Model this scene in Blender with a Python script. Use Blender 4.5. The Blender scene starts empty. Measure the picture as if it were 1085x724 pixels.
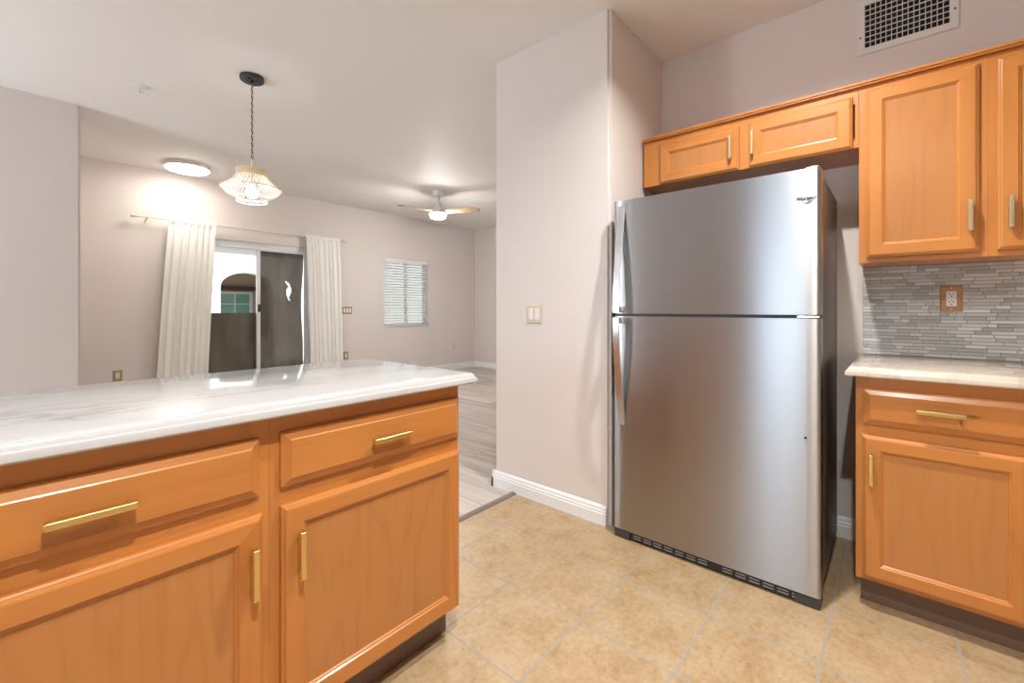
import bpy, bmesh, math, random
from mathutils import Vector, Matrix
PI = math.pi
random.seed(7)
sc = bpy.context.scene
COL = sc.collection

# ------------------------------------------------------------------ camera
CAM_H = 1.1297
cam_d = bpy.data.cameras.new('camera')
cam = bpy.data.objects.new('camera', cam_d)
COL.objects.link(cam)
cam.location = (0, 0, CAM_H)
cam.rotation_euler = (PI / 2, 0, -math.radians(49.009))
cam_d.sensor_width = 36.0
cam_d.lens = 466.38 / 1085 * 36.0
cam_d.shift_y = -34.6 / 1085
cam_d.clip_start = 0.02
sc.camera = cam

# ------------------------------------------------------------------ exposure, sky, sun
sc.view_settings.view_transform = 'Standard'
sc.view_settings.look = 'None'
sc.view_settings.gamma = 1.0
sc.view_settings.use_curve_mapping = False
sc.view_settings.exposure = 0.14
sc.cycles.max_bounces = 10
sc.cycles.diffuse_bounces = 6
sc.cycles.glossy_bounces = 5
sc.cycles.transmission_bounces = 6
sc.cycles.transparent_max_bounces = 10
sc.cycles.caustics_reflective = False
sc.cycles.caustics_refractive = False
sc.cycles.sample_clamp_indirect = 6.0

w = bpy.data.worlds.new('world')
sc.world = w
w.use_nodes = True
bgn = w.node_tree.nodes['Background']
bgn.inputs[0].default_value = (0.80, 0.88, 1.0, 1)
bgn.inputs[1].default_value = 1.6

sun_d = bpy.data.lights.new('sun', 'SUN')
sun_d.energy = 7.0
sun_d.angle = math.radians(0.8)
sun_d.color = (1.0, 0.96, 0.9)
sun = bpy.data.objects.new('sun', sun_d)
COL.objects.link(sun)
sun.location = (0, -5, 10)
sun.rotation_euler = Vector((0.25, 0.75, -0.75)).to_track_quat('-Z', 'Y').to_euler()

# added area lights at two unseen west openings, filling the room with cool light
def fill_light(name, loc, aim, sx, sy, power, color):
    L = bpy.data.lights.new(name, 'AREA')
    L.shape = 'RECTANGLE'; L.size = sx; L.size_y = sy; L.energy = power; L.color = color
    o = bpy.data.objects.new(name, L)
    COL.objects.link(o)
    o.location = loc
    o.rotation_euler = Vector(aim).to_track_quat('-Z', 'Z').to_euler()
    return o
fill_light('added_fill_side', (-2.76, 1.05, 1.13), (1, 0.0, 0.0), 0.56, 2.1, 56.0, (0.62, 0.81, 1.0))  # added fill, placed so its reflection bands the fridge doors

fill_light('added_fill_dining', (-2.76, 4.15, 1.45), (1, 0.0, 0.0), 0.85, 1.7, 118.0, (0.86, 0.93, 1.0))  # added fill to brighten the dining end and the ceiling

# lamp powers (the lamps themselves are built with their fixtures)
KITCHEN_POWER = (35.0, 27.0)
BULB_EMIT = 60.0
FLUSH_EMIT = 28.0
FAN_EMIT = 220.0

# ------------------------------------------------------------------ dimensions
H = 2.69           # ceiling
XW = 2.72          # kitchen wall behind the fridge
XM, YM0, YM1 = 2.052, 1.111, 1.931   # stub wall beside the fridge
YL, XL = 6.256, 6.07                 # living room back wall / right wall
WX, WY = -2.7, -2.3                  # kitchen walls behind the camera

# ------------------------------------------------------------------ helpers: materials
def mat(name, color=(0.8, 0.8, 0.8), rough=0.5, metal=0.0, spec=0.5, coat=0.0):
    m = bpy.data.materials.new(name)
    m.use_nodes = True
    b = m.node_tree.nodes['Principled BSDF']
    b.inputs['Base Color'].default_value = (*color, 1)
    b.inputs['Roughness'].default_value = rough
    b.inputs['Metallic'].default_value = metal
    b.inputs['Specular IOR Level'].default_value = spec
    b.inputs['Coat Weight'].default_value = coat
    b.inputs['Coat Roughness'].default_value = 0.15
    return m

class NT:
    def __init__(s, m):
        s.t = m.node_tree
        s.b = s.t.nodes.get('Principled BSDF')
    def n(s, typ, **kw):
        nd = s.t.nodes.new(typ)
        ins = kw.pop('ins', {})
        for k, v in kw.items():
            setattr(nd, k, v)
        for k, v in ins.items():
            if hasattr(v, 'is_linked') or isinstance(v, bpy.types.NodeSocket):
                s.t.links.new(v, nd.inputs[k])
            else:
                nd.inputs[k].default_value = v
        return nd
    def link(s, a, b):
        s.t.links.new(a, b)
    def ramp(s, fac, stops):
        r = s.n('ShaderNodeValToRGB')
        e = r.color_ramp.elements
        while len(e) < len(stops):
            e.new(0.5)
        for el, (p, c) in zip(e, stops):
            el.position = p
            el.color = (*c, 1)
        s.link(fac, r.inputs[0])
        return r.outputs[0]
    def math(s, op, a, b=None):
        nd = s.n('ShaderNodeMath', operation=op)
        for i, v in enumerate((a, b)):
            if v is None:
                continue
            if isinstance(v, (int, float)):
                nd.inputs[i].default_value = v
            else:
                s.link(v, nd.inputs[i])
        return nd.outputs[0]
    def bump(s, h, strength=0.2, dist=0.01):
        b = s.n('ShaderNodeBump', ins={'Strength': strength, 'Distance': dist, 'Height': h})
        s.link(b.outputs[0], s.b.inputs['Normal'])

def objcoord(nt, scale=(1, 1, 1), rand=True):
    tc = nt.n('ShaderNodeTexCoord')
    v = tc.outputs['Object']
    if rand:
        oi = nt.n('ShaderNodeObjectInfo')
        mul = nt.math('MULTIPLY', oi.outputs['Random'], 37.0)
        add = nt.n('ShaderNodeVectorMath', operation='ADD')
        nt.link(v, add.inputs[0])
        nt.link(mul, add.inputs[1])
        v = add.outputs[0]
    mp = nt.n('ShaderNodeMapping', ins={'Scale': scale})
    nt.link(v, mp.inputs['Vector'])
    return mp.outputs[0]

def wood(name, axis, knots=0.0, base=(0.55, 0.215, 0.050), dark=(0.45, 0.150, 0.030), figure=10.0, rough=0.33):
    m = mat(name, base, rough, coat=0.25)
    nt = NT(m)
    sc1 = [5.0, 5.0, 5.0]; sc1[axis] = 0.75
    sc2 = [90.0, 90.0, 90.0]; sc2[axis] = 3.0
    v1 = objcoord(nt, sc1); v2 = objcoord(nt, sc2)
    n1 = nt.n('ShaderNodeTexNoise', ins={'Vector': v1, 'Scale': 1.0, 'Detail': 2.0, 'Roughness': 0.45, 'Distortion': 0.3})
    rings = nt.math('PINGPONG', nt.math('MULTIPLY', n1.outputs[0], figure), 1.0)
    rings = nt.math('POWER', rings, 2.2)
    n2 = nt.n('ShaderNodeTexNoise', ins={'Vector': v2, 'Scale': 1.0, 'Detail': 3.0, 'Roughness': 0.6})
    n3 = nt.n('ShaderNodeTexNoise', ins={'Vector': v1, 'Scale': 0.6, 'Detail': 1.0})
    f = nt.math('ADD', nt.math('MULTIPLY', rings, 0.20), nt.math('MULTIPLY', n2.outputs[0], 0.40))
    f = nt.math('ADD', f, nt.math('MULTIPLY', n3.outputs[0], 0.5))
    light = tuple(min(1, c * 1.10) for c in base)
    c = nt.ramp(f, [(0.25, light), (0.55, base), (0.95, dark)])
    # sparse small knots, drawn out along the grain
    sk = [7.0, 7.0, 7.0]; sk[axis] = 2.4
    rot = nt.n('ShaderNodeMapping', ins={'Vector': objcoord(nt, sk), 'Rotation': (-PI / 2, 0, 0)})
    vo = nt.n('ShaderNodeTexVoronoi', voronoi_dimensions='2D', ins={'Vector': rot.outputs[0], 'Scale': 1.0})
    sep = nt.n('ShaderNodeSeparateColor', ins={'Color': vo.outputs['Color']})
    pick = nt.math('GREATER_THAN', sep.outputs[0], 0.80)
    kn = nt.ramp(vo.outputs['Distance'], [(0.012, (1, 1, 1)), (0.055, (0, 0, 0))])
    kf = nt.math('MULTIPLY', nt.math('MULTIPLY', kn, pick), knots)
    km = nt.n('ShaderNodeMix', data_type='RGBA')
    nt.link(kf, km.inputs[0]); nt.link(c, km.inputs[6])
    km.inputs[7].default_value = (dark[0] * 0.35, dark[1] * 0.3, dark[2] * 0.3, 1)
    nt.link(km.outputs[2], nt.b.inputs['Base Color'])
    return m

WOOD_V = wood('maple_upright_grain', 2)
WOOD_H = wood('maple_level_grain', 0, knots=0.8)
WOOD_P = wood('maple_panel_grain', 2, base=(0.49, 0.205, 0.060), dark=(0.39, 0.145, 0.038), figure=22.0)
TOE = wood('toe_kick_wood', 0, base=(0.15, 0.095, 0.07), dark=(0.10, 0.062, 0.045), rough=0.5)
INNER = mat('cabinet_underside', (0.42, 0.36, 0.30), 0.6)

def paint(name, color, bump=0.12, scale=60.0):
    m = mat(name, color, 0.62, spec=0.3)
    nt = NT(m)
    v = objcoord(nt, (1, 1, 1), rand=False)
    n = nt.n('ShaderNodeTexNoise', ins={'Vector': v, 'Scale': scale, 'Detail': 3.0})
    nt.bump(n.outputs[0], bump, 0.004)
    return m
WALL = paint('wall_paint', (0.735, 0.685, 0.66))
CEIL = paint('ceiling_paint', (0.85, 0.825, 0.805), 0.15, 45.0)
TRIMW = mat('white_trim_paint', (0.84, 0.86, 0.88), 0.35)

def tile_material():
    m = mat('floor_tile', (0.7, 0.45, 0.22), 0.38)
    nt = NT(m)
    tc = nt.n('ShaderNodeTexCoord')
    mp = nt.n('ShaderNodeMapping', ins={'Location': (-0.335, -0.178, 0)})
    nt.link(tc.outputs['Object'], mp.inputs['Vector'])
    br = nt.n('ShaderNodeTexBrick', offset=0.0, squash=1.0, ins={
        'Vector': mp.outputs[0], 'Color1': (0.0, 0, 0, 1), 'Color2': (1, 1, 1, 1), 'Mortar': (0.5, 0.5, 0.5, 1),
        'Scale': 1.0, 'Mortar Size': 0.0038, 'Mortar Smooth': 0.15, 'Bias': 0.0, 'Brick Width': 0.34, 'Row Height': 0.34})
    v = objcoord(nt, (1, 1, 1), rand=False)
    n1 = nt.n('ShaderNodeTexNoise', ins={'Vector': v, 'Scale': 7.0, 'Detail': 6.0, 'Roughness': 0.62})
    n2 = nt.n('ShaderNodeTexNoise', ins={'Vector': v, 'Scale': 42.0, 'Detail': 5.0, 'Roughness': 0.65})
    f = nt.math('ADD', nt.math('MULTIPLY', n1.outputs[0], 0.55), nt.math('MULTIPLY', n2.outputs[0], 0.45))
    f = nt.math('ADD', f, nt.math('MULTIPLY', nt.math('SUBTRACT', br.outputs['Color'], 0.5), 0.05))
    tile = nt.ramp(f, [(0.30, (0.34, 0.20, 0.085)), (0.46, (0.44, 0.31, 0.172)), (0.62, (0.52, 0.395, 0.25))])
    # sparse darker flecks
    n3 = nt.n('ShaderNodeTexNoise', ins={'Vector': v, 'Scale': 70.0, 'Detail': 2.0, 'Roughness': 0.5})
    fl = nt.ramp(n3.outputs[0], [(0.30, (0.6, 0.6, 0.6)), (0.38, (1, 1, 1))])
    mx0 = nt.n('ShaderNodeMix', data_type='RGBA', blend_type='MULTIPLY')
    mx0.inputs[0].default_value = 0.6
    nt.link(tile, mx0.inputs[6]); nt.link(fl, mx0.inputs[7])
    mx = nt.n('ShaderNodeMix', data_type='RGBA')
    nt.link(br.outputs['Fac'], mx.inputs[0])
    nt.link(mx0.outputs[2], mx.inputs[6])
    mx.inputs[7].default_value = (0.36, 0.33, 0.285, 1)
    nt.link(mx.outputs[2], nt.b.inputs['Base Color'])
    inv = nt.math('SUBTRACT', 1.0, br.outputs['Fac'])
    hh = nt.math('ADD', inv, nt.math('MULTIPLY', n1.outputs[0], 0.25))
    nt.bump(hh, 0.35, 0.003)
    r = nt.math('ADD', nt.math('MULTIPLY', br.outputs['Fac'], 0.4), 0.36)
    nt.link(r, nt.b.inputs['Roughness'])
    return m
TILE = tile_material()

def plank_material():
    m = mat('grey_plank_floor', (0.4, 0.36, 0.33), 0.4)
    nt = NT(m)
    tc = nt.n('ShaderNodeTexCoord')
    mp = nt.n('ShaderNodeMapping', ins={'Rotation': (0, 0, PI / 2)})
    nt.link(tc.outputs['Object'], mp.inputs['Vector'])
    br = nt.n('ShaderNodeTexBrick', offset=0.37, ins={
        'Vector': mp.outputs[0], 'Color1': (0, 0, 0, 1), 'Color2': (1, 1, 1, 1), 'Mortar': (0.3, 0.3, 0.3, 1),
        'Scale': 1.0, 'Mortar Size': 0.0018, 'Mortar Smooth': 0.1, 'Brick Width': 1.22, 'Row Height': 0.18})
    v = objcoord(nt, (14, 1.1, 1), rand=False)
    off = nt.n('ShaderNodeVectorMath', operation='ADD')
    nt.link(v, off.inputs[0])
    sc_ = nt.n('ShaderNodeVectorMath', operation='SCALE')
    nt.link(br.outputs['Color'], sc_.inputs[0]); sc_.inputs['Scale'].default_value = 9.0
    nt.link(sc_.outputs[0], off.inputs[1])
    n = nt.n('ShaderNodeTexNoise', ins={'Vector': off.outputs[0], 'Scale': 1.0, 'Detail': 5.0, 'Roughness': 0.6, 'Distortion': 0.6})
    f = nt.math('ADD', nt.math('MULTIPLY', n.outputs[0], 0.8), nt.math('MULTIPLY', br.outputs['Color'], 0.22))
    c = nt.ramp(f, [(0.30, (0.30, 0.25, 0.215)), (0.48, (0.54, 0.485, 0.44)), (0.75, (0.66, 0.61, 0.56))])
    mx = nt.n('ShaderNodeMix', data_type='RGBA')
    nt.link(br.outputs['Fac'], mx.inputs[0]); nt.link(c, mx.inputs[6])
    mx.inputs[7].default_value = (0.16, 0.13, 0.11, 1)
    nt.link(mx.outputs[2], nt.b.inputs['Base Color'])
    nt.bump(nt.math('SUBTRACT', 1.0, br.outputs['Fac']), 0.2, 0.002)
    return m
PLANK = plank_material()

def marble_material(name, stops, flat):
    m = mat(name, (0.7, 0.7, 0.7), 0.09, spec=0.5)
    nt = NT(m)
    tc = nt.n('ShaderNodeTexCoord')
    mp = nt.n('ShaderNodeMapping', ins={'Rotation': (0, 0, 0.62), 'Scale': (1.0, 3.2, 1.0)})
    nt.link(tc.outputs['Object'], mp.inputs['Vector'])
    n1 = nt.n('ShaderNodeTexNoise', ins={'Vector': mp.outputs[0], 'Scale': 2.6, 'Detail': 6.0, 'Roughness': 0.6, 'Distortion': 0.9})
    d = nt.math('ABSOLUTE', nt.math('SUBTRACT', n1.outputs[0], 0.5))
    vein = nt.ramp(d, stops)
    n2 = nt.n('ShaderNodeTexNoise', ins={'Vector': mp.outputs[0], 'Scale': 1.3, 'Detail': 3.0})
    msk = nt.ramp(n2.outputs[0], [(0.42, (0, 0, 0)), (0.62, (1, 1, 1))])
    mx = nt.n('ShaderNodeMix', data_type='RGBA')
    nt.link(msk, mx.inputs[0])
    mx.inputs[6].default_value = (*flat, 1)
    nt.link(vein, mx.inputs[7])
    nt.link(mx.outputs[2], nt.b.inputs['Base Color'])
    return m
MARBLE = marble_material('white_marble', [(0.0, (0.34, 0.35, 0.36)), (0.02, (0.46, 0.47, 0.48)), (0.06, (0.53, 0.545, 0.56)), (0.14, (0.57, 0.585, 0.60))], (0.57, 0.585, 0.60))
MARBLE_WARM = marble_material('marble_warm_light_tint', [(0.0, (0.44, 0.38, 0.31)), (0.02, (0.52, 0.455, 0.375)), (0.06, (0.59, 0.525, 0.44)), (0.14, (0.62, 0.555, 0.47))], (0.62, 0.555, 0.47))  # the white marble again, with warm lamplight tinted into its colours

def steel_material():
    m = mat('brushed_stainless', (0.42, 0.42, 0.425), 0.30, metal=1.0)
    nt = NT(m)
    nt.b.inputs['Anisotropic'].default_value = 0.97
    cv = nt.n('ShaderNodeCombineXYZ', ins={'X': 0.0, 'Y': 0.0, 'Z': 1.0})
    nt.link(cv.outputs[0], nt.b.inputs['Tangent'])
    v = objcoord(nt, (2.0, 2.0, 900.0), rand=False)
    n = nt.n('ShaderNodeTexNoise', ins={'Vector': v, 'Scale': 1.0, 'Detail': 2.0})
    r = nt.math('ADD', nt.math('MULTIPLY', n.outputs[0], 0.06), 0.27)
    nt.link(r, nt.b.inputs['Roughness'])
    return m
STEEL = steel_material()
STEEL_H = mat('satin_handle_steel', (0.74, 0.75, 0.76), 0.22, metal=1.0)
GREY_SIDE = mat('fridge_side_grey', (0.10, 0.092, 0.085), 0.38)
BLACK = mat('black_plastic', (0.018, 0.018, 0.02), 0.4)
DGREY = mat('dark_grey_plastic', (0.06, 0.06, 0.065), 0.45)
LGREY = mat('pale_grey_plastic', (0.35, 0.36, 0.38), 0.4)
GOLD = mat('brushed_gold', (0.83, 0.62, 0.26), 0.28, metal=1.0)
GOLD_P = mat('pale_brass', (0.80, 0.68, 0.45), 0.30, metal=1.0)
BRONZE = mat('antique_brass_plate', (0.42, 0.30, 0.15), 0.4, metal=0.6)
WHITE = mat('white_plastic', (0.82, 0.82, 0.80), 0.35)
BEIGE_P = mat('beige_plastic', (0.70, 0.60, 0.48), 0.4)
IVORY = mat('ivory_plate', (0.62, 0.52, 0.41), 0.4)
PLATE_WOOD = wood('outlet_plate_wood', 2, base=(0.46, 0.26, 0.14), dark=(0.30, 0.16, 0.08), figure=4, rough=0.5)
WHITE_M = mat('white_enamel', (0.80, 0.81, 0.82), 0.35)
VENT_W = mat('vent_grey_white', (0.74, 0.73, 0.73), 0.4)
ALU = mat('white_aluminium', (0.72, 0.76, 0.80), 0.35)
DARK = mat('dark_cavity', (0.012, 0.012, 0.012), 0.9)
CHROME = mat('chrome', (0.8, 0.8, 0.8), 0.12, metal=1.0)

def steel_ink(): return mat('dark_logo_ink', (0.03, 0.03, 0.035), 0.4)
INK = steel_ink()

def cloth_material(name, color, transl=0.35):
    m = mat(name, color, 0.9, spec=0.1)
    nt = NT(m)
    tr = nt.n('ShaderNodeBsdfTranslucent', ins={'Color': (*color, 1)})
    mx = nt.n('ShaderNodeMixShader', ins={0: transl})
    out = nt.t.nodes['Material Output']
    nt.link(nt.b.outputs[0], mx.inputs[1]); nt.link(tr.outputs[0], mx.inputs[2])
    nt.link(mx.outputs[0], out.inputs['Surface'])
    v = objcoord(nt, (400, 400, 400), rand=False)
    n = nt.n('ShaderNodeTexNoise', ins={'Vector': v, 'Scale': 1.0, 'Detail': 1.0})
    nt.bump(n.outputs[0], 0.15, 0.001)
    return m
CURTAIN = cloth_material('cream_curtain_cloth', (0.96, 0.955, 0.93), 0.12)
MACRAME = cloth_material('cream_macrame_cord', (0.93, 0.91, 0.85), 0.35)
BAND = cloth_material('natural_raffia_band', (0.86, 0.77, 0.60), 0.4)

def screen_material():
    m = mat('brown_solar_mesh', (0.12, 0.095, 0.08), 0.8, spec=0.2)
    nt = NT(m)
    v = objcoord(nt, (3.0, 1, 0.9), rand=False)
    n = nt.n('ShaderNodeTexNoise', ins={'Vector': v, 'Scale': 2.0, 'Detail': 4.0})
    c = nt.ramp(n.outputs[0], [(0.35, (0.17, 0.132, 0.108)), (0.7, (0.255, 0.205, 0.172))])
    nt.link(c, nt.b.inputs['Base Color'])
    tp = nt.n('ShaderNodeBsdfTransparent')
    mx = nt.n('ShaderNodeMixShader', ins={0: 0.04})
    nt.link(nt.b.outputs[0], mx.inputs[1]); nt.link(tp.outputs[0], mx.inputs[2])
    nt.link(mx.outputs[0], nt.t.nodes['Material Output'].inputs['Surface'])
    return m
SCREEN = screen_material()

def glass_material():
    m = bpy.data.materials.new('window_glass')
    m.use_nodes = True
    nt = NT(m)
    nt.t.nodes.remove(nt.b)
    tp = nt.n('ShaderNodeBsdfTransparent', ins={'Color': (0.96, 0.98, 0.97, 1)})
    gl = nt.n('ShaderNodeBsdfGlossy', ins={'Roughness': 0.02})
    lw = nt.n('ShaderNodeLayerWeight', ins={'Blend': 0.12})
    f = nt.math('MULTIPLY', lw.outputs['Fresnel'], 0.7)
    mx = nt.n('ShaderNodeMixShader')
    nt.link(f, mx.inputs[0]); nt.link(tp.outputs[0], mx.inputs[1]); nt.link(gl.outputs[0], mx.inputs[2])
    nt.link(mx.outputs[0], nt.t.nodes['Material Output'].inputs['Surface'])
    return m
GLASS = glass_material()

def emit(name, color, strength):
    m = bpy.data.materials.new(name)
    m.use_nodes = True
    b = m.node_tree.nodes['Principled BSDF']
    b.inputs['Base Color'].default_value = (0.9, 0.9, 0.9, 1)
    b.inputs['Emission Color'].default_value = (*color, 1)
    b.inputs['Emission Strength'].default_value = strength
    return m
E_BULB = emit('lit_bulb', (1.0, 0.95, 0.88), BULB_EMIT)
E_FLUSH = emit('lit_diffuser', (1.0, 0.93, 0.83), FLUSH_EMIT)
E_FAN = emit('lit_fan_dome', (1.0, 0.96, 0.91), FAN_EMIT)

def mosaic_material():
    m = mat('glass_mosaic', (0.5, 0.5, 0.48), 0.18, spec=0.6)
    nt = NT(m)
    g = nt.n('ShaderNodeNewGeometry')
    c = nt.ramp(g.outputs['Random Per Island'], [
        (0.0, (0.42, 0.445, 0.45)), (0.35, (0.52, 0.545, 0.55)), (0.7, (0.60, 0.62, 0.625)), (1.0, (0.76, 0.775, 0.77))])
    nt.link(c, nt.b.inputs['Base Color'])
    wn = nt.n('ShaderNodeTexWhiteNoise', noise_dimensions='1D')
    nt.link(g.outputs['Random Per Island'], wn.inputs['W'])
    r = nt.math('ADD', nt.math('MULTIPLY', wn.outputs['Value'], 0.3), 0.12)
    nt.link(r, nt.b.inputs['Roughness'])
    return m
MOSAIC = mosaic_material()
GROUT = mat('mosaic_grout', (0.36, 0.35, 0.33), 0.8)

# ------------------------------------------------------------------ helpers: meshes
class MB:
    def __init__(s, off=(0, 0, 0)):
        s.bm = bmesh.new()
        s.off = Vector(off)
    def _merge(s, b2, mi=0):
        for f in b2.faces:
            f.material_index = mi
        me = bpy.data.meshes.new('tmp')
        b2.to_mesh(me); b2.free()
        s.bm.from_mesh(me)
        bpy.data.meshes.remove(me)
    def box(s, lo, hi, bev=0.0, seg=2, mi=0, M=None):
        b = bmesh.new()
        bmesh.ops.create_cube(b, size=1.0)
        lo, hi = Vector(lo), Vector(hi)
        for v in b.verts:
            v.co = Vector([(lo[i] + hi[i]) / 2 + v.co[i] * (hi[i] - lo[i]) for i in range(3)])
        if bev > 0:
            bmesh.ops.bevel(b, geom=list(b.edges), offset=bev, segments=seg, affect='EDGES', profile=0.5)
        if M is not None:
            bmesh.ops.transform(b, matrix=M, verts=b.verts)
        s._merge(b, mi)
        return s
    def cyl(s, c, r, h, n=32, axis=2, mi=0, r2=None, bev=0.0):
        b = bmesh.new()
        bmesh.ops.create_cone(b, cap_ends=True, segments=n, radius1=r, radius2=r if r2 is None else r2, depth=h)
        if bev > 0:
            es = [e for e in b.edges if len(e.link_faces) == 2 and any(len(f.verts) > 4 for f in e.link_faces)]
            bmesh.ops.bevel(b, geom=es, offset=bev, segments=2, affect='EDGES')
        if axis == 0:
            bmesh.ops.rotate(b, matrix=Matrix.Rotation(PI / 2, 3, 'Y'), verts=b.verts)
        elif axis == 1:
            bmesh.ops.rotate(b, matrix=Matrix.Rotation(-PI / 2, 3, 'X'), verts=b.verts)
        bmesh.ops.translate(b, vec=Vector(c), verts=b.verts)
        s._merge(b, mi)
        return s
    def lathe(s, prof, n=48, c=(0, 0, 0), mi=0, cap=False, axis=2):
        """prof: [(r, z)...] about the vertical axis through c"""
        b = bmesh.new()
        rings = []
        for r, z in prof:
            if r < 1e-5:
                rings.append([b.verts.new((0, 0, z))])
            else:
                rings.append([b.verts.new((r * math.cos(2 * PI * i / n), r * math.sin(2 * PI * i / n), z)) for i in range(n)])
        for a, d in zip(rings, rings[1:]):
            for i in range(n):
                j = (i + 1) % n
                if len(a) == 1 and len(d) == 1:
                    continue
                if len(a) == 1:
                    b.faces.new((a[0], d[i], d[j]))
                elif len(d) == 1:
                    b.faces.new((a[i], a[j], d[0]))
                else:
                    b.faces.new((a[i], a[j], d[j], d[i]))
        bmesh.ops.recalc_face_normals(b, faces=b.faces)
        if axis == 1:
            bmesh.ops.rotate(b, matrix=Matrix.Rotation(-PI / 2, 3, 'X'), verts=b.verts)
        elif axis == 0:
            bmesh.ops.rotate(b, matrix=Matrix.Rotation(PI / 2, 3, 'Y'), verts=b.verts)
        bmesh.ops.translate(b, vec=Vector(c), verts=b.verts)
        s._merge(b, mi)
        return s
    def tube(s, pts, r, n=8, mi=0, closed=False):
        b = bmesh.new()
        pts = [Vector(p) for p in pts]
        rings = []
        N = len(pts)
        prev = None
        for i, p in enumerate(pts):
            a = pts[(i - 1) % N] if (closed or i > 0) else p
            d = pts[(i + 1) % N] if (closed or i < N - 1) else p
            t = (d - a).normalized()
            if prev is None:
                up = Vector((0, 0, 1)) if abs(t.z) < 0.9 else Vector((1, 0, 0))
                nx = t.cross(up).normalized()
            else:
                nx = (prev - t * prev.dot(t)).normalized()
            prev = nx
            ny = t.cross(nx)
            rr = r[i] if isinstance(r, (list, tuple)) else r
            rings.append([b.verts.new(p + nx * rr * math.cos(2 * PI * k / n) + ny * rr * math.sin(2 * PI * k / n)) for k in range(n)])
        pairs = list(zip(rings, rings[1:])) + ([(rings[-1], rings[0])] if closed else [])
        for a, d in pairs:
            for k in range(n):
                b.faces.new((a[k], a[(k + 1) % n], d[(k + 1) % n], d[k]))
        if not closed:
            b.faces.new(rings[0]); b.faces.new(rings[-1])
        bmesh.ops.recalc_face_normals(b, faces=b.faces)
        s._merge(b, mi)
        return s
    def loops(s, rect, prof, fn, cap=True, capback=True, mis=(0, 0), capmi=0):
        """nested rectangles: rect=(a0,a1,b0,b1), prof=[(inset, depth)], fn(a,b,depth)->xyz; mis=(level sides, upright sides)"""
        b = bmesh.new()
        a0, a1, b0, b1 = rect
        R = []
        for ins, d in prof:
            R.append([b.verts.new(fn(x, z, d)) for x, z in ((a0 + ins, b0 + ins), (a1 - ins, b0 + ins), (a1 - ins, b1 - ins), (a0 + ins, b1 - ins))])
        fm = {}
        for p, q in zip(R, R[1:]):
            for k in range(4):
                f = b.faces.new((p[k], p[(k + 1) % 4], q[(k + 1) % 4], q[k]))
                fm[f] = mis[0] if k % 2 == 0 else mis[1]
        if cap:
            fm[b.faces.new(R[-1])] = capmi
        if capback:
            fm[b.faces.new(R[0])] = capmi
        bmesh.ops.recalc_face_normals(b, faces=b.faces)
        for f, i in fm.items():
            f.material_index = i
        me = bpy.data.meshes.new('tmp')
        b.to_mesh(me); b.free()
        s.bm.from_mesh(me)
        bpy.data.meshes.remove(me)
        return s
    def extrude(s, poly, fn, t0, t1, mi=0):
        """prism: poly [(u,v)], fn(u,v,t)->xyz between t0 and t1"""
        b = bmesh.new()
        A = [b.verts.new(fn(u, v, t0)) for u, v in poly]
        B = [b.verts.new(fn(u, v, t1)) for u, v in poly]
        n = len(poly)
        for k in range(n):
            b.faces.new((A[k], A[(k + 1) % n], B[(k + 1) % n], B[k]))
        b.faces.new(A); b.faces.new(B)
        bmesh.ops.recalc_face_normals(b, faces=b.faces)
        s._merge(b, mi)
        return s
    def build(s, name, mats, parent=None, smooth=None):
        me = bpy.data.meshes.new(name)
        if s.off.length:
            bmesh.ops.translate(s.bm, vec=-s.off, verts=s.bm.verts)
        s.bm.to_mesh(me); s.bm.free()
        for m in (mats if isinstance(mats, (list, tuple)) else [mats]):
            me.materials.append(m)
        if smooth:
            for p in me.polygons:
                p.use_smooth = True
            me.set_sharp_from_angle(angle=math.radians(smooth))
        o = bpy.data.objects.new(name, me)
        COL.objects.link(o)
        if parent is not None:
            o.parent = parent
        return o

def tag(o, label=None, cat=None, group=None, kind=None):
    if label: o['label'] = label
    if cat: o['category'] = cat
    if group: o['group'] = group
    if kind: o['kind'] = kind
    return o

def thing(name, label, cat, loc=(0, 0, 0), rotz=0.0, group=None):
    o = bpy.data.objects.new(name, None)
    o.empty_display_size = 0.1
    COL.objects.link(o)
    o.location = loc
    o.rotation_euler = (0, 0, rotz)
    return tag(o, label, cat, group)

def dup(root, loc, label, rotz=None):
    def cp(o, par):
        c = o.copy()
        COL.objects.link(c)
        if par is not None:
            c.parent = par
        for ch in list(o.children):
            cp(ch, c)
        return c
    r = cp(root, None)
    r.location = loc
    if rotz is not None:
        r.rotation_euler = (0, 0, rotz)
    r['label'] = label
    return r

def struct(name, mb, m, smooth=None, parent=None):
    return tag(mb.build(name, m, parent, smooth), kind='structure')

# ------------------------------------------------------------------ the shell
struct('floor_kitchen', MB().box((WX, WY, -0.06), (XW, 1.745, 0.0)), TILE)
fl = MB()
fl.box((WX, 1.745, -0.06), (XM, YM1, 0.0))
fl.box((WX, YM1, -0.06), (XL, YL, 0.0))
struct('floor_living_room', fl, PLANK)
struct('ceiling', MB().box((WX - 0.12, WY - 0.12, H), (XL + 0.12, YL + 0.15, H + 0.14)), CEIL)

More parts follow.
